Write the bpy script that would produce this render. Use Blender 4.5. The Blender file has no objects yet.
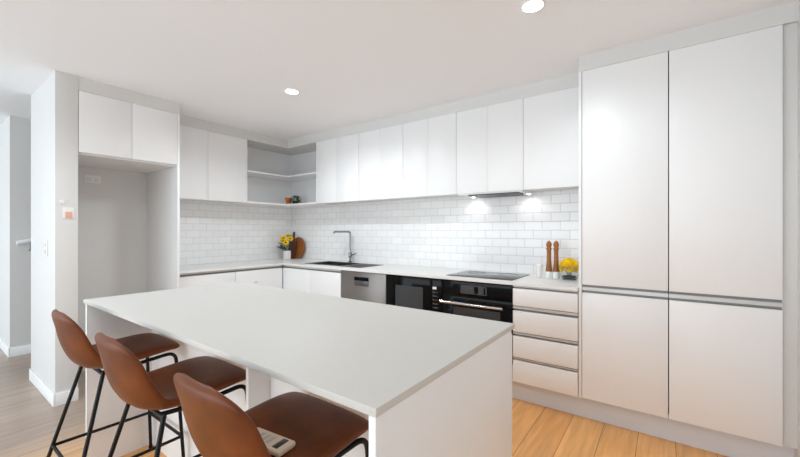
import bpy, bmesh, math, random
from mathutils import Vector, Matrix
random.seed(7)
sc = bpy.context.scene
COL = sc.collection
PI = math.pi

# ------------------------------------------------------------------ materials
def s2l(c):
    return tuple(((v/255)/12.92 if v/255 <= .04045 else (((v/255)+.055)/1.055)**2.4) for v in c)

def mat(name, rgb, rough=.5, metal=0.0, bump=0.0, bscale=40, var=0.0, vscale=3, coat=0.0, spec=.5, trans=0.0, emis=None, estr=0):
    m = bpy.data.materials.new(name); m.use_nodes = True
    nt = m.node_tree; b = nt.nodes['Principled BSDF']
    c = s2l(rgb)
    b.inputs['Base Color'].default_value = (*c, 1)
    b.inputs['Roughness'].default_value = rough
    b.inputs['Metallic'].default_value = metal
    b.inputs['Specular IOR Level'].default_value = spec
    b.inputs['Coat Weight'].default_value = coat
    b.inputs['Transmission Weight'].default_value = trans
    if emis:
        b.inputs['Emission Color'].default_value = (*emis, 1); b.inputs['Emission Strength'].default_value = estr
    tc = nt.nodes.new('ShaderNodeTexCoord')
    if var > 0:
        n = nt.nodes.new('ShaderNodeTexNoise'); n.inputs['Scale'].default_value = vscale; n.inputs['Detail'].default_value = 5
        r = nt.nodes.new('ShaderNodeValToRGB')
        r.color_ramp.elements[0].position = .3; r.color_ramp.elements[1].position = .7
        r.color_ramp.elements[0].color = (*[max(0, v*(1-var)) for v in c], 1)
        r.color_ramp.elements[1].color = (*[min(1, v*(1+var)) for v in c], 1)
        nt.links.new(tc.outputs['Object'], n.inputs['Vector']); nt.links.new(n.outputs['Fac'], r.inputs['Fac'])
        nt.links.new(r.outputs['Color'], b.inputs['Base Color'])
    if bump > 0:
        n = nt.nodes.new('ShaderNodeTexNoise'); n.inputs['Scale'].default_value = bscale; n.inputs['Detail'].default_value = 4
        bp = nt.nodes.new('ShaderNodeBump'); bp.inputs['Strength'].default_value = bump; bp.inputs['Distance'].default_value = .002
        nt.links.new(tc.outputs['Object'], n.inputs['Vector']); nt.links.new(n.outputs['Fac'], bp.inputs['Height'])
        nt.links.new(bp.outputs['Normal'], b.inputs['Normal'])
    return m

def tile_mat(name, axes):
    m = bpy.data.materials.new(name); m.use_nodes = True
    nt = m.node_tree; b = nt.nodes['Principled BSDF']; L = nt.links
    tc = nt.nodes.new('ShaderNodeTexCoord'); sp = nt.nodes.new('ShaderNodeSeparateXYZ'); cb = nt.nodes.new('ShaderNodeCombineXYZ')
    L.new(tc.outputs['Object'], sp.inputs[0])
    L.new(sp.outputs[axes], cb.inputs[0])
    ad = nt.nodes.new('ShaderNodeMath'); ad.operation = 'SUBTRACT'; ad.inputs[1].default_value = .912
    L.new(sp.outputs['Z'], ad.inputs[0]); L.new(ad.outputs[0], cb.inputs[1])
    br = nt.nodes.new('ShaderNodeTexBrick')
    br.inputs['Scale'].default_value = 1; br.inputs['Brick Width'].default_value = .15; br.inputs['Row Height'].default_value = .077
    br.inputs['Mortar Size'].default_value = .0017; br.inputs['Mortar Smooth'].default_value = .3
    br.inputs['Color1'].default_value = (*s2l((244, 244, 244)), 1); br.inputs['Color2'].default_value = (*s2l((238, 238, 239)), 1)
    br.inputs['Mortar'].default_value = (*s2l((206, 205, 204)), 1)
    L.new(cb.outputs[0], br.inputs['Vector']); L.new(br.outputs['Color'], b.inputs['Base Color'])
    b.inputs['Roughness'].default_value = .18
    br2 = nt.nodes.new('ShaderNodeTexBrick')
    for k in ('Scale', 'Brick Width', 'Row Height'): br2.inputs[k].default_value = br.inputs[k].default_value
    br2.inputs['Mortar Size'].default_value = .006; br2.inputs['Mortar Smooth'].default_value = 1
    br2.inputs['Color1'].default_value = (1, 1, 1, 1); br2.inputs['Color2'].default_value = (.9, .9, .9, 1); br2.inputs['Mortar'].default_value = (0, 0, 0, 1)
    L.new(cb.outputs[0], br2.inputs['Vector'])
    bp = nt.nodes.new('ShaderNodeBump'); bp.inputs['Strength'].default_value = .5; bp.inputs['Distance'].default_value = .003
    L.new(br2.outputs['Color'], bp.inputs['Height']); L.new(bp.outputs['Normal'], b.inputs['Normal'])
    return m

def floor_mat():
    m = bpy.data.materials.new('oak_boards'); m.use_nodes = True
    nt = m.node_tree; b = nt.nodes['Principled BSDF']; L = nt.links
    tc = nt.nodes.new('ShaderNodeTexCoord'); sp = nt.nodes.new('ShaderNodeSeparateXYZ'); cb = nt.nodes.new('ShaderNodeCombineXYZ')
    L.new(tc.outputs['Object'], sp.inputs[0]); L.new(sp.outputs['Y'], cb.inputs[0]); L.new(sp.outputs['X'], cb.inputs[1])
    br = nt.nodes.new('ShaderNodeTexBrick')
    br.inputs['Scale'].default_value = 1; br.inputs['Brick Width'].default_value = 3.6; br.inputs['Row Height'].default_value = .19
    br.inputs['Mortar Size'].default_value = .0016; br.inputs['Mortar Smooth'].default_value = .2; br.offset = .37
    br.inputs['Color1'].default_value = (*s2l((250, 190, 122)), 1); br.inputs['Color2'].default_value = (*s2l((234, 170, 104)), 1)
    br.inputs['Mortar'].default_value = (*s2l((120, 78, 44)), 1)
    L.new(cb.outputs[0], br.inputs['Vector'])
    mp = nt.nodes.new('ShaderNodeMapping'); mp.inputs['Scale'].default_value = (14, 1.1, 1)
    L.new(tc.outputs['Object'], mp.inputs['Vector'])
    n = nt.nodes.new('ShaderNodeTexNoise'); n.inputs['Scale'].default_value = 2.2; n.inputs['Detail'].default_value = 8; n.inputs['Distortion'].default_value = .6
    L.new(mp.outputs[0], n.inputs['Vector'])
    r = nt.nodes.new('ShaderNodeValToRGB'); r.color_ramp.elements[0].position = .3; r.color_ramp.elements[1].position = .72
    r.color_ramp.elements[0].color = (.80, .77, .74, 1); r.color_ramp.elements[1].color = (1.08, 1.07, 1.06, 1)
    L.new(n.outputs['Fac'], r.inputs['Fac'])
    mx = nt.nodes.new('ShaderNodeMix'); mx.data_type = 'RGBA'; mx.blend_type = 'MULTIPLY'; mx.inputs['Factor'].default_value = 1
    L.new(br.outputs['Color'], mx.inputs['A']); L.new(r.outputs['Color'], mx.inputs['B']); L.new(mx.outputs['Result'], b.inputs['Base Color'])
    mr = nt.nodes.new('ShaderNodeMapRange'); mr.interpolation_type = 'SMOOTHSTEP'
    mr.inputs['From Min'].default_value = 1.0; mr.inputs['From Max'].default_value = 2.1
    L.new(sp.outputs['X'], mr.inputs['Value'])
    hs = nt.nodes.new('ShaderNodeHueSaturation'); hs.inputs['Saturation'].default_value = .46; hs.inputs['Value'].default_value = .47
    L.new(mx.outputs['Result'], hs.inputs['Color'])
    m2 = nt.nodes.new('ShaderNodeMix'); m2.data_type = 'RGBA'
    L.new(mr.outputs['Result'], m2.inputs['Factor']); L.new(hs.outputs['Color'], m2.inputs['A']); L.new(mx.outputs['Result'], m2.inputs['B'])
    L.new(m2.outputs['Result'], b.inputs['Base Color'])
    b.inputs['Roughness'].default_value = .34
    bp = nt.nodes.new('ShaderNodeBump'); bp.inputs['Strength'].default_value = .25; bp.inputs['Distance'].default_value = .002
    L.new(br.outputs['Fac'], bp.inputs['Height']); bp.invert = True; L.new(bp.outputs['Normal'], b.inputs['Normal'])
    return m

M = {}
M['wall'] = mat('wall_paint', (221, 221, 220), .75, bump=.05, bscale=220)
M['ceil'] = mat('ceiling_paint', (245, 246, 248), .85, bump=.04, bscale=200)
M['trimw'] = mat('trim_paint', (240, 241, 242), .45)
M['cab'] = mat('white_laminate', (240, 241, 242), .38, bump=.02, bscale=300)
M['carc'] = mat('carcass_board', (225, 225, 224), .5)
M['kick'] = mat('kickboard_laminate', (226, 232, 240), .4)
M['stone'] = mat('pale_quartz_lit', (236, 236, 234), .3, spec=.25, var=.025, vscale=160)  # worktop copy of the island stone, brighter light put into the colour
M['island'] = mat('pale_quartz_dimmed', (208, 207, 203), .55, spec=.2, var=.02, vscale=160)  # same stone as the worktop, toned darker: the light difference is in the colour
M['alu'] = mat('aluminium_channel', (205, 205, 205), .35, .5)
M['dark'] = mat('shadow_gap_grey', (150, 150, 150), .5, .3)
M['black'] = mat('black_appliance_glass', (10, 10, 11), .1, spec=.14)
M['hob'] = mat('ceramic_hob_glass', (20, 20, 21), .1, spec=.7)
M['blackm'] = mat('black_enamel', (18, 18, 19), .35)
M['screen'] = mat('grey_display_glass', (70, 72, 74), .15)
M['zone'] = mat('zone_marking', (34, 35, 36), .2)
M['glasswin'] = mat('smoked_glass', (66, 68, 70), .12, spec=.2)
M['steel'] = mat('brushed_steel', (136, 131, 127), .38, .9, bump=.06, bscale=90)
M['steeld'] = mat('sink_steel', (110, 110, 110), .3, .9)
M['chrome'] = mat('chrome', (205, 205, 205), .1, 1)
M['tapm'] = mat('brushed_nickel', (160, 160, 160), .22, 1)
M['metal_black'] = mat('powder_coated_black', (9, 9, 10), .45, spec=.3)
M['leather'] = mat('tan_leather', (108, 59, 32), .36, bump=.12, bscale=260, var=.3, vscale=7, spec=.2)
M['plastic'] = mat('white_plastic', (238, 238, 236), .3)
M['orange'] = mat('orange_plastic', (230, 176, 154), .4)
M['beige'] = mat('ivory_plastic', (232, 214, 190), .4)
M['remdark'] = mat('grey_lcd', (58, 58, 58), .3)
M['wood'] = mat('mill_wood', (158, 98, 48), .4, var=.2, vscale=14)
M['board'] = mat('acacia_wood', (150, 86, 34), .45, var=.25, vscale=18)
M['boardd'] = mat('dark_walnut', (88, 46, 22), .5, var=.2, vscale=20)
M['ceramic'] = mat('white_ceramic', (240, 240, 238), .2)
M['yellow'] = mat('yellow_petals', (255, 214, 10), .6, var=.1, vscale=60)
M['amber'] = mat('orange_flower_centre', (244, 176, 14), .7)
M['brownc'] = mat('sunflower_centre', (62, 38, 20), .8)
M['green'] = mat('leaf_green', (58, 84, 34), .6, var=.3, vscale=50)
M['terra'] = mat('terracotta', (206, 112, 56), .6, var=.1, vscale=30)
M['soil'] = mat('dark_foliage', (36, 46, 24), .8)
M['glass'] = mat('clear_glass', (250, 252, 252), .03, trans=1.0)
M['stems'] = mat('dark_stems', (40, 46, 36), .6)
M['lamp'] = mat('lit_diffuser', (255, 255, 255), .5, emis=(1, .98, .95), estr=14)
M['grille'] = mat('hood_filter', (70, 70, 72), .4, .6)
M['bounce'] = mat('pale_bounce_floor', (206, 205, 203), .9, bump=.4, bscale=300)
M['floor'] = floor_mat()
M['tile_x'] = tile_mat('subway_tile_back', 'X')
M['tile_y'] = tile_mat('subway_tile_left', 'Y')

# ------------------------------------------------------------------ mesh helpers
def BM(): return bmesh.new()

def box(bm, x0, x1, y0, y1, z0, z1, bev=0.0, seg=2):
    t = bmesh.new()
    r = bmesh.ops.create_cube(t, size=1)
    for v in t.verts:
        v.co = Vector((x0+(x1-x0)*(v.co.x+.5), y0+(y1-y0)*(v.co.y+.5), z0+(z1-z0)*(v.co.z+.5)))
    if bev > 0:
        bmesh.ops.bevel(t, geom=list(t.edges), offset=bev, segments=seg, affect='EDGES', profile=.5)
    merge(bm, t)
    return bm

def merge(bm, t, mtx=None):
    if mtx is not None: bmesh.ops.transform(t, matrix=mtx, verts=t.verts)
    me = bpy.data.meshes.new('tmp'); t.to_mesh(me); t.free(); bm.from_mesh(me); bpy.data.meshes.remove(me)

def tube(bm, pts, r, n=10, cap=True):
    pts = [Vector(p) for p in pts]; rings = []
    up = None
    for i, p in enumerate(pts):
        d = (pts[min(i+1, len(pts)-1)]-pts[max(i-1, 0)]).normalized()
        if up is None:
            up = d.orthogonal().normalized()
        else:
            up = (up-d*up.dot(d)).normalized()
        s = d.cross(up)
        rr = r[i] if isinstance(r, (list, tuple)) else r
        rings.append([bm.verts.new(p+up*(rr*math.cos(2*PI*k/n))+s*(rr*math.sin(2*PI*k/n))) for k in range(n)])
    for a, b in zip(rings, rings[1:]):
        for k in range(n): bm.faces.new((a[k], a[(k+1) % n], b[(k+1) % n], b[k]))
    if cap:
        bm.faces.new(rings[0][::-1]); bm.faces.new(rings[-1])
    return bm

def lathe(bm, prof, c=(0, 0, 0), n=28):
    rings = []
    for r, z in prof:
        if r < 1e-6: rings.append([bm.verts.new((c[0], c[1], c[2]+z))])
        else: rings.append([bm.verts.new((c[0]+r*math.cos(2*PI*k/n), c[1]+r*math.sin(2*PI*k/n), c[2]+z)) for k in range(n)])
    for a, b in zip(rings, rings[1:]):
        for k in range(n):
            k2 = (k+1) % n
            if len(a) == 1 and len(b) == 1: continue
            if len(a) == 1: bm.faces.new((a[0], b[k], b[k2])[::-1])
            elif len(b) == 1: bm.faces.new((a[k], a[k2], b[0]))
            else: bm.faces.new((a[k], a[k2], b[k2], b[k]))
    return bm

def round_path(pts, rad, n=6):
    pts = [Vector(p) for p in pts]; out = [pts[0]]
    for i in range(1, len(pts)-1):
        a, b, c = pts[i-1], pts[i], pts[i+1]
        d1 = (a-b).normalized(); d2 = (c-b).normalized()
        rr = min(rad, (a-b).length*.45, (c-b).length*.45)
        p0 = b+d1*rr; p1 = b+d2*rr
        for k in range(n+1):
            t = k/n; out.append(p0*(1-t)**2+b*2*t*(1-t)+p1*t*t)
    out.append(pts[-1]); return out

def obj(name, bm, m, parent=None, smooth=None):
    me = bpy.data.meshes.new(name)
    bmesh.ops.recalc_face_normals(bm, faces=list(bm.faces))
    if parent is not None and smooth != 'local':
        off = Vector((0, 0, 0)); p = parent
        while p is not None: off += p.location; p = p.parent
        bmesh.ops.translate(bm, vec=-off, verts=bm.verts)
    bm.to_mesh(me); bm.free()
    o = bpy.data.objects.new(name, me); COL.objects.link(o)
    me.materials.append(m)
    for p in me.polygons: p.use_smooth = True
    try: me.set_sharp_from_angle(angle=math.radians(38))
    except Exception: pass
    if parent is not None: o.parent = parent
    return o

def tag(o, label, cat, group=None):
    o['label'] = label; o['category'] = cat
    if group: o['group'] = group
    return o

def thing(name, label, cat, loc=(0, 0, 0), rz=0, group=None):
    o = bpy.data.objects.new(name, None); COL.objects.link(o); o.location = loc; o.rotation_euler = (0, 0, rz)
    o.empty_display_size = .1
    return tag(o, label, cat, group)

def struct(name, bm, m):
    o = obj(name, bm, m); o['kind'] = 'structure'; return o

def B(x0, x1, y0, y1, z0, z1, bev=0.0): return box(BM(), x0, x1, y0, y1, z0, z1, bev)

# ------------------------------------------------------------------ dimensions (metres)
ZC = 2.474; ZT = 2.3666; ZU = 1.6247; ZB = .907
XR = 4.872
# ------------------------------------------------------------------ setting
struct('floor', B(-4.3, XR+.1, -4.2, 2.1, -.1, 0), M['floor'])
struct('floor_bounce', B(-4.3, XR+.1, -7.6, -4.2, -.1, 0), M['bounce'])  # unseen pale carpet finish, added to keep bounced light from turning orange
struct('ceiling', B(-4.3, XR+.1, -7.6, 2.1, ZC, ZC+.1), M['ceil'])
struct('wall_back', B(-.146, XR+.1, .012, .12, 0, ZC), M['wall'])
struct('wall_left', B(-.146, -.012, -2.4986, .012, 0, ZC), M['wall'])
struct('wall_nib', B(-.146, .690, -2.6298, -2.4986, 0, ZC, .003), M['wall'])
struct('wall_right', B(XR, XR+.1, -7.6, .012, 0, ZC), M['wall'])
b = B(-4.3, -1.1, -2.64, -2.54, 0, ZC); box(b, -1.2, -1.1, -2.54, 2.0, 0, ZC)
struct('wall_hall_left', b, M['wall'])
struct('wall_hall_end', B(-1.2, -.146, 2.0, 2.1, 0, ZC), M['wall'])
struct('wall_hall_right', B(-.146, -.012, .12, 2.0, 0, ZC), M['wall'])
struct('wall_far_left', B(-4.4, -4.3, -7.6, -2.64, 0, ZC), M['wall'])
b = B(-4.3, -3.6, -7.7, -7.6, 0, ZC); box(b, 4.3, XR+.1, -7.7, -7.6, 0, ZC); box(b, -3.6, 4.3, -7.7, -7.6, 2.15, ZC)
struct('wall_rear', b, M['wall'])
# tiles
struct('wall_tiles_back', B(0, 3.842, 0, .012, .88, 1.66), M['tile_x'])
struct('wall_tiles_left', B(-.012, 0, -1.776, .012, .88, 1.66), M['tile_y'])
# ceiling bulkheads over the cabinets
struct('trim_1', B(3.8428, XR, -.588, .012, ZT+.004, ZC), M['wall'])
struct('trim_2', B(-.012, 3.8428, -.322, .012, ZT+.004, ZC), M['wall'])
struct('trim_3', B(-.012, .340, -1.776, -.322, ZT+.004, ZC), M['wall'])
struct('trim_4', B(-.012, .684, -2.4986, -1.776, ZT+.004, ZC), M['wall'])
struct('trim_5', B(4.8148, XR, -.565, .012, .16, ZT+.004), M['wall'])
# plaster face above the tiles inside the open corner shelves
b = B(0, .892, 0, .012, 1.66, ZT+.004); box(b, -.012, 0, -.894, .012, 1.66, ZT+.004)
struct('wall_corner', b, M['trimw'])
# skirting
b = B(-.146, .702, -2.6418, -2.6298, 0, .095, .003); box(b, .690, .702, -2.6298, -2.4986, 0, .095, .003)
struct('baseboard_nib', b, M['trimw'])
b = B(-4.3, -1.088, -2.652, -2.64, 0, .095, .003); box(b, -1.1, -1.088, -2.64, 2.0, 0, .095, .003)
struct('baseboard_hall', b, M['trimw'])
b = B(.56, XR, -.510, -.495, 0, .160); box(b, .53, .545, -1.776, -.495, 0, .16)
struct('baseboard_kitchen', b, M['kick'])

# ------------------------------------------------------------------ base run
YF = -.600      # door faces of the back run
def channel(parent, x0, x1, z0, z1, yf=YF):
    """finger-pull channel: dark recess with a bright aluminium lip"""
    p = obj('finger_channel', B(x0, x1, yf+.022, yf+.040, z0, z1), M['dark'], parent)
    obj('channel_lip', B(x0, x1, yf+.002, yf+.022, z0+(z1-z0)*.40, z1-.001), M['alu'], p)
    return p

# worktop L (one continuous slab) with a cut for the sink
b = BM()
SX0, SX1, SY0, SY1 = .90, 1.46, -.47, -.12
zt0 = ZB-.020
box(b, 0, .629, -1.776, -.613, zt0, ZB)
box(b, 0, SX0, -.613, 0, zt0, ZB)
box(b, SX1, 3.842, -.613, 0, zt0, ZB)
box(b, SX0, SX1, -.613, SY0, zt0, ZB); box(b, SX0, SX1, SY1, 0, zt0, ZB)
bmesh.ops.remove_doubles(b, verts=b.verts, dist=1e-5)
tag(obj('worktop', b, M['stone']), 'pale grey stone L-shaped worktop running below the white subway tiles', 'worktop')

# sink cabinet
t = thing('base_cabinet', 'white base cabinet under the sink, left of the steel dishwasher', 'cabinet', (1.1, -.3, 0))
obj('body', B(.632, 1.588, YF+.042, -.01, .162, .68), M['carc'], t)
obj('door', B(.618, 1.108, YF, YF+.019, .165, .852, .0015), M['cab'], t)
obj('door', B(1.112, 1.586, YF, YF+.019, .165, .852, .0015), M['cab'], t)
channel(t, .620, 1.588, .855, .885)
# left-run cabinets
for y0, y1, lab in ((-1.774, -1.194, 'white base cabinet on the left run, beside the fridge recess'),
                    (-1.190, -.604, 'white base cabinet on the left run, next to the inside corner')):
    t = thing('base_cabinet', lab, 'cabinet', (.3, (y0+y1)/2, 0))
    obj('body', B(.01, .572, y0, y1, .162, .884), M['carc'], t)
    d = obj('door', B(.595, .614, y0+.001, y1-.001, .165, .852, .0015), M['cab'], t)
    p = obj('finger_channel', B(.574, .592, y0, y1, .855, .886), M['dark'], t)
    obj('channel_lip', B(.592, .618, y0, y1, .872, .886), M['alu'], p)
    if y1 > -.9:
        obj('latch', B(.614, .622, -.972, -.935, .715, .727, .002), M['alu'], d)

# dishwasher
t = thing('dishwasher', 'stainless steel dishwasher with a dark recessed control panel, between sink cabinet and microwave', 'dishwasher', (1.89, -.3, 0))
obj('body', B(1.596, 2.184, YF+.022, -.05, .162, .884), M['dark'], t)
obj('door', B(1.594, 2.187, YF, YF+.02, .165, .880, .003), M['steel'], t)
h = obj('handle_recess', B(1.782, 1.972, YF-.002, YF+.004, .742, .832, .001), M['steeld'], t)
obj('display', B(1.782, 1.972, YF-.004, YF-.001, .795, .832), M['black'], h)
obj('handle', B(1.782, 1.972, YF-.014, YF-.001, .742, .757, .003), M['chrome'], h)
obj('button', lathe(BM(), [(0, 0), (.010, 0), (.010, .003), (0, .003)]), M['chrome'], h, 'local').location = (0, 0, 0)
bt = h.children[-1]; bt.matrix_local = Matrix.Translation(Vector((2.02, YF-.001, .80))-Vector(t.location)) @ Matrix.Rotation(PI/2, 4, 'X')

# microwave
t = thing('microwave', 'black built-in microwave between the dishwasher and the oven', 'microwave', (2.49, -.3, 0))
obj('body', B(2.196, 2.784, YF+.022, -.05, .500, .884), M['blackm'], t)
d = obj('door', B(2.194, 2.672, YF, YF+.02, .500, .882, .002), M['black'], t)
obj('window', B(2.300, 2.600, YF-.002, YF+.001, .575, .795), M['glasswin'], d)
cp = obj('control_panel', B(2.675, 2.786, YF, YF+.02, .500, .882, .002), M['black'], t)
obj('display', B(2.700, 2.738, YF-.002, YF+.001, .790, .812), M['plastic'], cp)
for k in range(5):
    z = .760-.033*k
    obj('button_row', B(2.700, 2.752, YF-.002, YF+.001, z, z+.010), M['screen'], cp)
obj('lower_trim', B(2.194, 2.786, YF, YF+.02, .165, .496, .002), M['cab'], t)

# oven
t = thing('oven', 'black built-in electric oven with a steel bar handle under the cooktop', 'oven', (3.09, -.3, 0))
obj('body', B(2.796, 3.384, YF+.022, -.05, .290, .884), M['blackm'], t)
cp = obj('control_panel', B(2.792, 3.391, YF, YF+.02, .758, .882, .002), M['black'], t)
obj('display', B(2.965, 3.190, YF-.002, YF+.001, .782, .852), M['screen'], cp)
obj('button', B(3.085, 3.118, YF-.003, YF, .790, .845), M['black'], cp)
obj('button', B(3.165, 3.180, YF-.003, YF, .790, .845), M['black'], cp)
d = obj('door', B(2.792, 3.391, YF, YF+.02, .290, .752, .002), M['black'], t)
obj('window', B(2.900, 3.300, YF-.002, YF+.001, .420, .668), M['glasswin'], d)
hb = BM(); tube(hb, [(2.800, YF-.045, .705), (3.335, YF-.045, .705)], .011, 12)
hd = obj('handle', hb, M['chrome'], d)
for x in (2.84, 3.295):
    obj('handle_post', tube(BM(), [(x, YF-.040, .705), (x, YF+.001, .705)], .007), M['chrome'], hd)
obj('lower_trim', B(2.792, 3.391, YF, YF+.02, .165, .284, .002), M['cab'], t)

# drawers
t = thing('drawer_cabinet', 'white four-drawer base cabinet with metal finger pulls, right of the oven', 'cabinet', (3.61, -.3, 0))
obj('body', B(3.396, 3.840, YF+.042, -.01, .162, .884), M['carc'], t)
DX0, DX1 = 3.397, 3.840
for z0, z1 in ((.735, .864), (.541, .697), (.352, .509), (.166, .328)):
    d = obj('drawer', B(DX0, DX1, YF, YF+.019, z0, z1, .0015), M['cab'], t)
for z0, z1 in ((.867, .886), (.700, .732), (.512, .538), (.331, .349)):
    channel(t, DX0, DX1, z0, z1)

# ------------------------------------------------------------------ pantry
obj_panel = obj('side_panel', B(3.8440, 3.8625, -.592, -.001, .162, ZT+.002, .001), M['cab'])
tag(obj_panel, 'tall white side panel between the drawer cabinet and the pantry', 'panel')
for x0, x1, lab in ((3.865, 4.3345, 'tall white pantry cabinet beside the tiled splashback, the narrower-looking left one'),
                    (4.3365, 4.8160, 'tall white pantry cabinet at the far right, against the right wall')):
    t = thing('pantry_cabinet', lab, 'cabinet', ((x0+x1)/2, -.3, 0), group=None)
    yf = -.592
    obj('body', B(x0+.001, x1-.004, yf+.042, -.005, .162, ZT+.002), M['dark'], t)
    obj('door', B(x0+.001, x1-.002, yf, yf+.019, .930, ZT+.001, .0015), M['cab'], t)
    obj('door', B(x0+.001, x1-.002, yf, yf+.019, .166, .876, .0015), M['cab'], t)
    p = obj('finger_channel', B(x0, x1-.001, yf+.022, yf+.040, .874, .932), M['dark'], t)
    obj('channel_lip', B(x0, x1-.001, yf+.002, yf+.022, .892, .914), M['alu'], p)

# ------------------------------------------------------------------ wall cabinets
YU = -.328
def wall_unit(x0, x1, seams, lab):
    t = thing('wall_cabinet', lab, 'cabinet', ((x0+x1)/2, -.16, ZU))
    obj('body', B(x0+.001, x1-.001, YU+.022, -.003, ZU+.012, ZT+.002), M['carc'], t)
    xs = [x0]+seams+[x1]
    for a, c in zip(xs, xs[1:]):
        obj('door', B(a+.0007, c-.0007, YU, YU+.019, ZU, ZT+.001, .0012), M['cab'], t)
    return t
wall_unit(.892, 1.590, [1.241], 'white two-door wall cabinet above the sink, right of the open corner shelves')
wall_unit(1.592, 2.189, [1.890], 'white two-door wall cabinet above the dishwasher')
wall_unit(2.191, 2.785, [2.487], 'white two-door wall cabinet above the microwave, left of the rangehood cabinet')
wall_unit(2.787, 3.388, [3.087], 'white two-door wall cabinet holding the rangehood over the cooktop')
wall_unit(3.390, 3.842, [], 'white single-door wall cabinet between the rangehood and the tall pantry')
t = thing('wall_cabinet', 'white two-door wall cabinet on the left wall, beside the open corner shelves', 'cabinet', (.17, -1.33, ZU))
obj('body', B(.003, .324, -1.774, -.896, ZU+.012, ZT+.002), M['carc'], t)
obj('door', B(.327, .346, -1.773, -1.353, ZU, ZT+.001, .0012), M['cab'], t)
obj('door', B(.327, .346, -1.350, -.895, ZU, ZT+.001, .0012), M['cab'], t)
# fridge recess
t = thing('fridge_panel', 'tall white gable panel at the right of the empty fridge recess', 'panel', (.35, -1.79, 0))
obj('panel', B(-.010, .690, -1.7968, -1.7775, 0, ZT+.002, .001), M['cab'], t)
t = thing('overfridge_cabinet', 'white two-door cabinet above the empty fridge recess', 'cabinet', (.35, -2.15, 1.89))
obj('body', B(-.010, .668, -2.496, -1.799, 1.885, ZT+.002), M['carc'], t)
obj('door', B(.671, .690, -2.495, -2.152, 1.8985, ZT+.001, .0012), M['cab'], t)
obj('door', B(.671, .690, -2.149, -1.799, 1.8985, ZT+.001, .0012), M['cab'], t)

# corner shelves
def lshelf(z0, z1, lab, xend=.891, yend=-.893):
    b = BM()
    vs = [(.001, yend), (.345, yend), (.345, YU-.001), (xend, YU-.001), (xend, -.001), (.001, -.001)]
    lo = [b.verts.new((x, y, z0)) for x, y in vs]; hi = [b.verts.new((x, y, z1)) for x, y in vs]
    b.faces.new(lo[::-1]); b.faces.new(hi)
    for i in range(6): b.faces.new((lo[i], lo[(i+1) % 6], hi[(i+1) % 6], hi[i]))
    return tag(obj('corner_shelf', b, M['cab']), lab, 'shelf')
lshelf(1.992, 2.010, 'white L-shaped open corner shelf, the upper empty one')
lshelf(1.622, 1.642, 'white L-shaped open corner shelf carrying the small potted plant')

# rangehood
t = thing('rangehood', 'slim dark built-in rangehood under the wall cabinet above the cooktop', 'rangehood', (3.1, -.18, 1.6))
obj('housing', B(2.80, 3.375, -.318, -.03, 1.612, 1.636, .002), M['cab'], t)
obj('filter', B(2.90, 3.345, -.326, -.06, 1.603, 1.612), M['grille'], t)
for x in (2.845, 3.362):
    obj('lamp', lathe(BM(), [(0, -.004), (.012, -.004), (.012, 0), (0, 0)], (x, -.085, 1.612), 16), M['lamp'], t)

# cooktop
t = thing('cooktop', 'black glass induction cooktop set into the worktop above the oven', 'cooktop', (3.07, -.3, ZB))
g = obj('glass', B(2.79, 3.365, -.520, -.075, ZB+.0005, ZB+.006, .002), M['hob'], t)
for x, y, r in ((2.93, -.20, .075), (3.22, -.20, .09), (2.93, -.39, .09), (3.22, -.39, .075)):
    obj('cooking_zone', lathe(BM(), [(r-.002, .0062), (r, .0062), (r, .0066), (r-.002, .0066), (r-.002, .0062)], (x, y, ZB), 40), M['zone'], g)

# sink
t = thing('sink', 'stainless steel inset sink with drainer sunk in the worktop below the tap', 'sink', (1.2, -.3, ZB))
b = BM()
e = .003
for a in ((SX0+e, SX0+e+.008, SY0+e, SY1-e), (SX1-e-.008, SX1-e, SY0+e, SY1-e), (SX0+e, SX1-e, SY0+e, SY0+e+.008), (SX0+e, SX1-e, SY1-e-.008, SY1-e)):
    box(b, *a, .72, ZB+.001)
box(b, SX0+e, SX1-e, SY0+e, SY1-e, .712, .722)
obj('bowl', b, M['steeld'], t)
b = BM(); w = .022
box(b, SX0-w, SX0+e, SY0-w, SY1+w, ZB+.0005, ZB+.005, .0015); box(b, SX1-e, SX1+w, SY0-w, SY1+w, ZB+.0005, ZB+.005, .0015)
box(b, SX0+e, SX1-e, SY0-w, SY0+e, ZB+.0005, ZB+.005, .0015); box(b, SX0+e, SX1-e, SY1-e, SY1+w, ZB+.0005, ZB+.005, .0015)
obj('rim', b, M['steel'], t)
b = B(SX1+w, 1.76, SY0-w, SY1+w, ZB+.0005, ZB+.004, .001)
for k in range(7): box(b, SX1+.05, 1.74, SY0+.02+k*.048, SY0+.03+k*.048, ZB+.004, ZB+.007, .001)
obj('drainer', b, M['steeld'], t)
obj('waste', lathe(BM(), [(0, .0), (.04, 0), (.04, .004), (.03, .003), (0, .003)], (1.18, -.30, .722)), M['chrome'], t)

# tap
t = thing('tap', 'chrome square-neck kitchen tap rising behind the sink', 'tap', (1.21, -.065, ZB))
obj('base', lathe(BM(), [(0, .001), (.027, .001), (.027, .012), (.022, .016), (0, .016)], (1.21, -.065, ZB)), M['tapm'], t)
b = tube(BM(), round_path([(1.21, -.065, ZB+.012), (1.21, -.065, 1.282), (1.185, -.305, 1.282), (1.185, -.307, 1.262)], .028), .0115, 12)
obj('spout', b, M['tapm'], t)
obj('body', lathe(BM(), [(0, .06), (.021, .06), (.022, .065), (.022, .125), (.019, .13), (0, .13)], (1.21, -.065, ZB)), M['tapm'], t)
obj('lever', tube(BM(), [(1.225, -.067, ZB+.095), (1.275, -.075, ZB+.100), (1.330, -.085, ZB+.118)], [.011, .007, .006]), M['tapm'], t)

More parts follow.
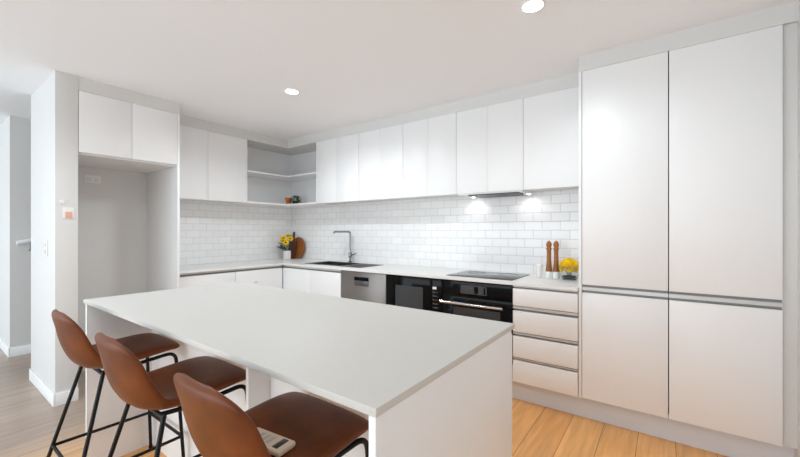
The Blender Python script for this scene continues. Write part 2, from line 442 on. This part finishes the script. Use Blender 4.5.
# ------------------------------------------------------------------ island
IX0, IX1, IY0, IY1 = 1.777, 3.831, -2.717, -1.853
tag(obj('island_worktop', B(IX0, IX1, IY0, IY1, .900, .920, .0015), M['island']), 'large pale stone island worktop in the foreground, above the leather stools', 'worktop')
t = thing('kitchen_island', 'white panelled kitchen island base under the big pale stone top', 'island', ((IX0+IX1)/2, -2.2, 0))
obj('end_panel', B(IX0+.003, IX0+.023, IY0+.008, IY1-.025, 0, .8995, .001), M['cab'], t)
obj('end_panel', B(IX1-.024, IX1-.004, IY0+.004, IY1-.025, 0, .8995, .001), M['cab'], t)
obj('back_panel', B(IX0+.024, IX1-.025, -2.402, -2.384, 0, .8995), M['cab'], t)
obj('support_panel', B(2.985, 3.003, -2.50, -2.403, 0, .8995, .001), M['cab'], t)
obj('body', B(IX0+.024, IX1-.025, -2.383, IY1-.048, .12, .8995), M['carc'], t)
n = 4; w = (IX1-IX0-.012)/n
for k in range(n):
    x0 = IX0+.006+k*w
    obj('door', B(x0+.0015, x0+w-.0015, IY1-.024, IY1-.005, .14, .880, .0015), M['cab'], t)
obj('kickboard', B(IX0+.03, IX1-.03, IY1-.085, IY1-.07, 0, .118), M['kick'], t)

# ------------------------------------------------------------------ bar stools
def stool_profile():
    # sitting surface along the centre line, seat front -> top of the back: (y, z, half width, side lift, thickness)
    return [(.214, .672, .130, 0, .012), (.209, .688, .182, 0, .028), (.190, .699, .196, .001, .040), (.150, .703, .201, .003, .046), (.10, .700, .203, .006, .050),
            (.04, .692, .202, .012, .054), (-.02, .680, .197, .022, .053), (-.07, .674, .195, .034, .050), (-.105, .683, .192, .044, .046),
            (-.130, .708, .189, .048, .042), (-.148, .745, .187, .046, .039), (-.162, .792, .185, .040, .037), (-.174, .838, .180, .032, .033),
            (-.184, .873, .166, .022, .030), (-.191, .895, .142, .014, .026), (-.196, .908, .105, .008, .018), (-.198, .913, .070, .005, .008)]

def catmull(P, m):
    out = []
    n = len(P)
    for i in range(n-1):
        p0, p1, p2, p3 = P[max(i-1, 0)], P[i], P[i+1], P[min(i+2, n-1)]
        for k in range(m):
            t = k/m
            out.append(tuple(.5*((2*b_)+(-a+c)*t+(2*a-5*b_+4*c-d)*t*t+(-a+3*b_-3*c+d)*t**3) for a, b_, c, d in zip(p0, p1, p2, p3)))
    out.append(P[-1]); return out

STOOL_SUB = 4
def stool_shell(i0, i1):
    """closed upholstered shell between two stations of the profile; rounded cross-section swept along it"""
    full = catmull(stool_profile(), STOOL_SUB)
    i1 = len(full)-1 if i1 is None else i1
    NT = 44
    b = BM(); rings = []
    for gi in range(i0, i1+1):
        y, z, hw, lift, th = full[gi]
        y = y*1.14 if y > 0 else y*1.05
        z = z + .006 + max(0, (z-.70))*.01
        a = full[max(gi-1, 0)]; c = full[min(gi+1, len(full)-1)]
        tang = Vector((0, 1.10*(c[0]-a[0]), c[1]-a[1])).normalized()
        nrm = Vector((0, -tang.z, tang.y))*-1
        if gi == 0 or nrm.dot(Vector((0, .8, .6))) < 0: nrm = nrm if nrm.dot(Vector((0, .8, .6))) > 0 else -nrm
        ring = []
        for k in range(NT):
            q = 2*PI*k/NT; cs, sn = math.cos(q), math.sin(q)
            xs = math.copysign(abs(cs)**.62, cs); ts = math.copysign(abs(sn)**.75, sn)
            e = abs(xs)
            ring.append(b.verts.new(Vector((hw*xs, y, z))+nrm*(lift*e**2.0+th*.5*ts-th*.5)))
        rings.append(ring)
    for r0, r1 in zip(rings, rings[1:]):
        for k in range(NT): b.faces.new((r0[k], r0[(k+1) % NT], r1[(k+1) % NT], r1[k]))
    b.faces.new(rings[0][::-1]); b.faces.new(rings[-1])
    return b

def add_subsurf(o, lv=1):
    m = o.modifiers.new('subsurf', 'SUBSURF'); m.levels = lv; m.render_levels = lv

def make_stool(label):
    t = thing('bar_stool', label, 'bar stool', (0, 0, 0), group='leather bar stools at the island')
    SPLIT = 9*STOOL_SUB
    obj('seat', stool_shell(0, SPLIT), M['leather'], t, 'local')
    obj('backrest', stool_shell(SPLIT, None), M['leather'], t, 'local')
    r = .0085
    for s in (-1, 1):
        p = round_path([(s*.10, -.075, .622), (s*.165, .02, .640), (s*.188, .206, .662), (s*.220, .238, .0)], .045, 6)
        cut = next(i for i, q in enumerate(p) if q.z < .60 and i > 8)
        obj('seat_rail', tube(BM(), p[:cut], r), M['metal_black'], t, 'local')
        fl = obj('leg', tube(BM(), p[cut-1:], r), M['metal_black'], t, 'local')
        obj('foot_cap', tube(BM(), [(s*.2198, .2377, .001), (s*.2190, .2368, .018)], r*1.25), M['metal_black'], fl, 'local')
        rl = obj('leg', tube(BM(), [(s*.150, -.085, .638), (s*.262, -.245, .0)], r), M['metal_black'], t, 'local')
        obj('foot_cap', tube(BM(), [(s*.2618, -.2447, .001), (s*.2588, -.2405, .018)], r*1.25), M['metal_black'], rl, 'local')
        obj('side_bar', tube(BM(), [(s*.209, .2275, .22), (s*.223, -.189, .22)], r*.9), M['metal_black'], t, 'local')
    obj('seat_rail', tube(BM(), [(-.150, -.085, .630), (-.10, -.075, .617), (.10, -.075, .617), (.150, -.085, .630)], r), M['metal_black'], t, 'local')
    obj('foot_bar', tube(BM(), [(-.209, .2275, .22), (.209, .2275, .22)], r*.9), M['metal_black'], t, 'local')
    obj('foot_bar', tube(BM(), [(-.223, -.189, .22), (.223, -.189, .22)], r*.9), M['metal_black'], t, 'local')
    return t

def copy_tree(o, parent=None):
    c = o.copy(); COL.objects.link(c)
    if parent is not None: c.parent = parent
    for ch in list(o.children): copy_tree(ch, c)
    return c

st = make_stool("brown leather bar stool with black legs, the farthest one, at the island's left end")
st.location = (2.070, -2.662, 0)
for loc, rz, lab in (((2.732, -2.664, 0), 0.0, 'brown leather bar stool with black metal legs, the middle of three at the island'),
                     ((3.388, -2.662, 0), 0.0, 'brown leather bar stool nearest the camera, with the ivory remote lying on its seat')):
    c = copy_tree(st); c.location = loc; c.rotation_euler = (0, 0, rz); c['label'] = lab

# remote on the near stool
t = thing('remote_control', 'ivory remote control with a small dark display lying on the nearest leather stool', 'remote', (3.415, -2.692, .6900), math.radians(7))
obj('case', box(BM(), -.078, .078, -.032, .032, 0, .017, .006, 3), M['beige'], t, 'local')
obj('display', box(BM(), .040, .060, -.022, .022, .0155, .0180, .001), M['remdark'], t, 'local')
for k in range(3):
    obj('button', box(BM(), .006-.022*k, .018-.022*k, -.016, .016, .0155, .0185, .001), M['alu'], t, 'local')

# ------------------------------------------------------------------ worktop objects, right
def mill(x, y, lab):
    t = thing('pepper_mill', lab, 'mill', (x, y, ZB))
    c = (x, y, ZB)
    obj('base', lathe(BM(), [(0, .001), (.027, .001), (.028, .006), (.027, .050), (.026, .054), (0, .054)], c), M['ceramic'], t)
    obj('body', lathe(BM(), [(0, .0545), (.0265, .0545), (.0255, .066), (.0205, .10), (.0175, .15), (.0165, .20), (.0175, .228), (.0215, .236), (.022, .243), (.018, .247), (0, .247)], c), M['wood'], t)
    obj('head', lathe(BM(), [(0, .2475), (.016, .2475), (.0165, .253), (.0215, .264), (.022, .276), (.018, .290), (.012, .298), (.007, .299), (.006, .304), (0, .306)], c), M['wood'], t)
mill(3.552, -.182, 'tall wooden pepper mill with a white foot, the left of the pair')
mill(3.605, -.172, 'tall wooden pepper mill with a white foot, the right one, next to the yellow flowers')
t = thing('canister', 'small plain white canister on the worktop left of the wooden mills', 'canister', (3.478, -.195, ZB))
obj('body', lathe(BM(), [(0, .001), (.024, .001), (.026, .004), (.026, .090), (0, .090)], (3.478, -.195, ZB)), M['ceramic'], t)
obj('lid', lathe(BM(), [(0, .0905), (.0265, .0905), (.0265, .106), (.022, .112), (0, .113)], (3.478, -.195, ZB)), M['ceramic'], t)

BXc = (3.712, -.215, ZB)
t = thing('glass_bowl', 'clear glass bowl of yellow flowers beside the tall pantry', 'bowl', BXc)
obj('glass', lathe(BM(), [(0, .001), (.045, .001), (.060, .02), (.071, .07), (.073, .115), (.0715, .115), (.0695, .07), (.058, .022), (.043, .006), (0, .006)], BXc, 36), M['glass'], t)
obj('stem_bundle', lathe(BM(), [(0, .010), (.040, .010), (.050, .020), (.052, .030), (.030, .034), (0, .034)], BXc, 20), M['stems'], t)
def flower(name, loc, r, tilt, az, pet, cen, lab, cat, group, np_=12, stem=None):
    t = thing(name, lab, cat, loc, 0, group)
    b = BM()
    for ring, (rr, lift, off) in enumerate(((1.0, .10, 0), (.75, .32, .5))):
        for k in range(np_):
            a = 2*PI*(k+off)/np_
            d = Vector((math.cos(a), math.sin(a), 0)); s = Vector((-d.y, d.x, 0)); w = r*rr*.26
            p = [d*r*.15, d*r*rr*.6+s*w+Vector((0, 0, r*lift)), d*r*rr+Vector((0, 0, r*lift*1.2)), d*r*rr*.6-s*w+Vector((0, 0, r*lift))]
            th = Vector((0, 0, r*.06))
            lo = [b.verts.new(q) for q in p]; hi = [b.verts.new(q+th) for q in p]
            b.faces.new(lo[::-1]); b.faces.new(hi)
            for i in range(4): b.faces.new((lo[i], lo[(i+1) % 4], hi[(i+1) % 4], hi[i]))
    o = obj('petals', b, pet, t, 'local')
    c = obj('centre', lathe(BM(), [(0, -.1*r), (.26*r, 0), (.30*r, .18*r), (.2*r, .30*r), (0, .34*r)], n=14), cen, t, 'local')
    rot = Matrix.Rotation(az, 4, 'Z') @ Matrix.Rotation(tilt, 4, 'Y')
    for q in (o, c): q.data.transform(rot)
    if stem:
        e = Vector(stem)-Vector(loc)
        q = obj('stem', tube(BM(), [(0, 0, 0), e*.5+Vector((0, 0, .004)), e], .002, 6), M['green'], t, 'local')
    return t
for tilt, az, rr in ((0, 0, 0), (.75, .3, 1), (.75, 1.35, 1), (.75, 2.4, 1), (.75, 3.45, 1), (.75, 4.5, 1), (.75, 5.5, 1), (1.25, 3.9, 1.15), (1.25, 4.9, 1.15), (1.25, 5.7, 1.15), (1.25, .9, 1.15)):
    q = .045*rr
    loc = (BXc[0]+q*math.cos(az), BXc[1]+q*math.sin(az), BXc[2]+(.155 if tilt == 0 else (.133 if tilt < 1 else .095)))
    flower('yellow_flower', loc, .040, tilt, az, M['yellow'], M['amber'], 'yellow flower head packed in the clear glass bowl beside the pantry', 'flower', 'yellow flowers in the glass bowl',
           stem=(BXc[0]+.2*(loc[0]-BXc[0]), BXc[1]+.2*(loc[1]-BXc[1]), BXc[2]+.033))

# ------------------------------------------------------------------ corner objects, left
VC = (.175, -.215, ZB)
t = thing('flower_vase', 'small white square vase of sunflowers in the far corner of the worktop', 'vase', VC)
b = B(VC[0]-.038, VC[0]+.038, VC[1]-.038, VC[1]+.038, ZB+.001, ZB+.12, .008)
obj('body', b, M['ceramic'], t)
obj('opening', B(VC[0]-.029, VC[0]+.029, VC[1]-.029, VC[1]+.029, ZB+.1185, ZB+.1215), M['stems'], t)
fl = [((-.03, -.04, .245), .9, -.9), ((.05, -.055, .215), 1.0, -.7), ((.045, .02, .265), .8, -.4), ((-.02, .03, .30), .6, -.8), ((.02, -.07, .275), .9, -.9)]
for (dx, dy, dz), tl, az in fl:
    loc = (VC[0]+dx, VC[1]+dy, VC[2]+dz)
    flower('sunflower', (loc[0], loc[1], loc[2]+.012), .044, tl, az, M['yellow'], M['brownc'], 'yellow sunflower with a dark centre standing in the white corner vase', 'flower', 'sunflowers in the corner vase', stem=(VC[0]+dx*.4, VC[1]+dy*.4, VC[2]+.1215))
def sprig(loc, end, lab, group, n=12, ls=.045, name='leaf_sprig'):
    t = thing(name, lab, 'foliage', loc, 0, group)
    e = Vector(end)-Vector(loc)
    obj('stem', tube(BM(), [(0, 0, 0), e*.5+Vector((0, 0, .008)), e], .002, 6), M['green'], t, 'local')
    b = BM()
    for k in range(n):
        c = e*(.35+.65*k/(n-1)); a = 2.4*k
        d = Vector((math.cos(a), math.sin(a), .35)).normalized(); s = d.cross(Vector((0, 0, 1))).normalized()*ls*.32; u = d.cross(s).normalized()*.0015
        p = [c, c+d*ls*.5+s, c+d*ls, c+d*ls*.5-s]
        lo = [b.verts.new(q) for q in p]; hi = [b.verts.new(q+u) for q in p]
        b.faces.new(lo[::-1]); b.faces.new(hi)
        for i in range(4): b.faces.new((lo[i], lo[(i+1) % 4], hi[(i+1) % 4], hi[i]))
    obj('leaves', b, M['green'], t, 'local')
for dx, dy, dz in ((-.05, -.10, .17), (-.085, -.05, .22), (.06, -.09, .165), (-.03, -.06, .31), (.03, .05, .33), (-.10, -.02, .18)):
    sprig((VC[0]+dx*.3, VC[1]+dy*.3, VC[2]+.1215), (VC[0]+dx, VC[1]+dy, VC[2]+dz), 'dark green leafy sprig among the sunflowers in the white corner vase', 'leaf sprigs in the corner vase')

# round board leaning on the back wall
def disc(bm, c, r, th, tilt, n=48):
    t = bmesh.new(); lathe(t, [(0, -th/2), (r-.004, -th/2), (r, -th/2+.004), (r, th/2-.004), (r-.004, th/2), (0, th/2)], n=n)
    merge(bm, t, Matrix.Translation(c) @ Matrix.Rotation(PI/2-tilt, 4, 'X'))
t = thing('chopping_board', 'round brown wooden board leaning on the corner tiles beside the sunflowers', 'board', (.190, -.05, ZB))
b = BM(); disc(b, Vector((.190, -.047, ZB+.150)), .148, .018, .16)
obj('board', b, M['board'], t)
t = thing('chopping_board', 'narrow dark wooden paddle board with a handle, behind the sunflowers', 'board', (.135, -.09, ZB))
tt = bmesh.new()
box(tt, -.075, .075, -.008, .008, 0, .24, .006); box(tt, -.022, .022, -.007, .007, .23, .375, .006)
b = BM(); merge(b, tt, Matrix.Translation((.118, -.108, ZB+.002)) @ Matrix.Rotation(-.16, 4, 'X'))
obj('board', b, M['boardd'], t)

# shelf plant
PC = (.225, -.225, 1.642)
t = thing('plant_pot', 'small terracotta pot on the lower corner shelf', 'pot', PC)
obj('pot', lathe(BM(), [(0, .001), (.030, .001), (.042, .075), (.046, .078), (.046, .094), (.040, .094), (.038, .08), (0, .075)], PC), M['terra'], t)
tc_ = thing('trailing_plant', 'dark green bushy little plant beside the terracotta pot on the corner shelf', 'plant', (.312, -.180, 1.642))
b = BM()
for k in range(150):
    a = random.uniform(0, 2*PI); el = random.uniform(.05, PI/2); rr = .082*random.uniform(.55, 1)
    c = Vector((.312+rr*math.cos(a)*math.cos(el), -.185+rr*math.sin(a)*math.cos(el), 1.672+rr*1.10*math.sin(el)))
    d = Vector((math.cos(a+random.uniform(-.6, .6)), math.sin(a), random.uniform(-.2, .7))).normalized(); s = d.cross(Vector((.1, .2, 1))).normalized()*.010; u = d.cross(s).normalized()*.0015; ls = .028
    p = [c, c+d*ls*.5+s, c+d*ls, c+d*ls*.5-s]
    lo = [b.verts.new(q) for q in p]; hi = [b.verts.new(q+u) for q in p]
    b.faces.new(lo[::-1]); b.faces.new(hi)
    for i in range(4): b.faces.new((lo[i], lo[(i+1) % 4], hi[(i+1) % 4], hi[i]))
obj('leaves', b, M['green'], tc_)
obj('planter', lathe(BM(), [(0, .001), (.032, .001), (.044, .030), (.046, .040), (.035, .050), (0, .055)], (.312, -.180, 1.642)), M['soil'], tc_)
t = tag(obj('dish', lathe(BM(), [(0, .001), (.022, .001), (.034, .02), (.036, .028), (.033, .028), (.030, .018), (0, .006)], (.120, -.255, 1.642)), M['ceramic']), 'tiny white dish on the corner shelf, left of the terracotta pot', 'dish')

# ------------------------------------------------------------------ wall fittings
def plate(name, lab, cat, c, axis, w, h, parts=()):
    t = thing(name, lab, cat, c)
    def bx(u0, u1, z0, z1, d0, d1, bev=.001):
        if axis == '-Y': return B(c[0]+u0, c[0]+u1, c[1]-d1, c[1]-d0, c[2]+z0, c[2]+z1, bev)
        return B(c[0]+d0, c[0]+d1, c[1]+u0, c[1]+u1, c[2]+z0, c[2]+z1, bev)
    pl = obj('faceplate', bx(-w/2, w/2, -h/2, h/2, .0005, .008, .002), M['plastic'], t)
    for nm, u0, u1, z0, z1, m in parts:
        obj(nm, bx(u0, u1, z0, z1, .008, .011, .0005), m, pl)
    return t
plate('light_switch', 'white light switch plate on the end of the wall nib, facing the hall', 'switch', (.440, -2.6298, 1.158), '-Y', .075, .118, (('rocker', -.012, .012, .012, .04, M['alu']), ('rocker', -.012, .012, -.04, -.012, M['alu'])))
plate('wall_control', 'white wall control with an orange face beside the fridge recess', 'wall control', (.690, -2.558, 1.425), '+X', .065, .085, (('button', -.016, .024, -.036, .010, M['orange']),))
t = thing('wall_sensor', 'small round white wall sensor above the orange-faced control', 'sensor', (.690, -2.592, 1.506))
tt = bmesh.new(); lathe(tt, [(0, .0005), (.016, .0005), (.016, .010), (.012, .014), (0, .014)], n=20)
b = BM(); merge(b, tt, Matrix.Translation((.690, -2.592, 1.506)) @ Matrix.Rotation(PI/2, 4, 'Y')); obj('dome', b, M['plastic'], t)
plate('power_outlet', 'white double power outlet high on the back of the fridge recess', 'power outlet', (-.012, -2.240, 1.775), '+X', .118, .072, (('socket', -.045, -.012, -.022, .012, M['carc']), ('socket', .012, .045, -.022, .012, M['carc'])))
# hall handrail
t = thing('handrail', 'white stair handrail end with a dark bracket on the hall wall', 'handrail', (-1.09, -2.5, 1.1))
b = tube(BM(), [(-1.035, -2.60, 1.165), (-1.035, -2.45, 1.205), (-1.035, .6, 2.0)], .024, 12)
obj('rail', b, M['trimw'], t)
obj('bracket', tube(BM(), round_path([(-1.099, -2.50, 1.09), (-1.035, -2.50, 1.09), (-1.035, -2.50, 1.175)], .03), .009), M['dark'], t)

# downlights
for x, y, DL, lab in ((1.769, -1.351, 80, 'round recessed ceiling downlight further back, over the sink side'), (3.758, -1.350, 28, 'round recessed ceiling downlight nearer the camera, cut by the top edge of the photo')):
    t = thing('downlight', lab, 'ceiling light', (x, y, ZC))
    obj('ring', lathe(BM(), [(.052, -.001), (.062, -.001), (.062, -.005), (.058, -.008), (.052, -.008), (.052, -.001)], (x, y, ZC), 32), M['trimw'], t)
    obj('lens', lathe(BM(), [(0, -.002), (.0515, -.002), (.0515, -.006), (0, -.006)], (x, y, ZC), 32), M['lamp'], t)
    l = bpy.data.lights.new('downlight_or_fill_spot', 'SPOT'); l.energy = DL; l.spot_size = math.radians(165); l.spot_blend = .6; l.shadow_soft_size = .12; l.color = (.925, 1, 1.045)
    o = bpy.data.objects.new('downlight_or_fill_spot', l); COL.objects.link(o); o.location = (x, y, ZC-.02); o.parent = None
for x in (2.845, 3.362):
    l = bpy.data.lights.new('hood_lamp', 'SPOT'); l.energy = .95; l.spot_size = math.radians(168); l.spot_blend = .7; l.shadow_soft_size = .015; l.color = (1, .98, .95)
    o = bpy.data.objects.new('hood_lamp', l); COL.objects.link(o); o.location = (x, -.085, 1.600)

# unseen fill spots, added to brighten the kitchen corner, living side and hall
for x, y, DL in ((1.769, -3.35, 40), (3.758, -3.75, 12), (1.769, -5.4, 40), (-2.4, -4.4, 22)):
    l = bpy.data.lights.new('downlight_or_fill_spot', 'SPOT'); l.energy = DL; l.spot_size = math.radians(165); l.spot_blend = .6; l.shadow_soft_size = .12; l.color = (.925, 1, 1.045)
    o = bpy.data.objects.new('downlight_or_fill_spot', l); COL.objects.link(o); o.location = (x, y, ZC-.02)

# daylight through the wide rear opening
l = bpy.data.lights.new('daylight', 'AREA'); l.shape = 'RECTANGLE'; l.size = 7.8; l.size_y = 2.1; l.energy = 165; l.color = (.88, 1, 1.085)
o = bpy.data.objects.new('daylight', l); COL.objects.link(o); o.location = (.35, -7.55, 1.08); o.rotation_euler = (PI/2, 0, 0)

w = bpy.data.worlds.new('sky'); sc.world = w; w.use_nodes = True
w.node_tree.nodes['Background'].inputs['Color'].default_value = (.95, .98, 1, 1)
w.node_tree.nodes['Background'].inputs['Strength'].default_value = 1.0

# ------------------------------------------------------------------ camera
cam = bpy.data.cameras.new('camera'); co = bpy.data.objects.new('camera', cam); COL.objects.link(co)
co.location = (4.317, -3.2997, 1.2898); co.rotation_euler = (PI/2, 0, .6292)
cam.sensor_width = 36; cam.sensor_fit = 'HORIZONTAL'; cam.lens = 363.8169/800*36
cam.shift_y = 2.6/800; cam.clip_start = .02
sc.camera = co
sc.view_settings.view_transform = 'Standard'; sc.view_settings.look = 'None'; sc.view_settings.gamma = 1
sc.view_settings.use_curve_mapping = False
sc.view_settings.exposure = -0.1
sc.cycles.max_bounces = 12; sc.cycles.diffuse_bounces = 8; sc.cycles.glossy_bounces = 6
sc.cycles.sample_clamp_indirect = 6
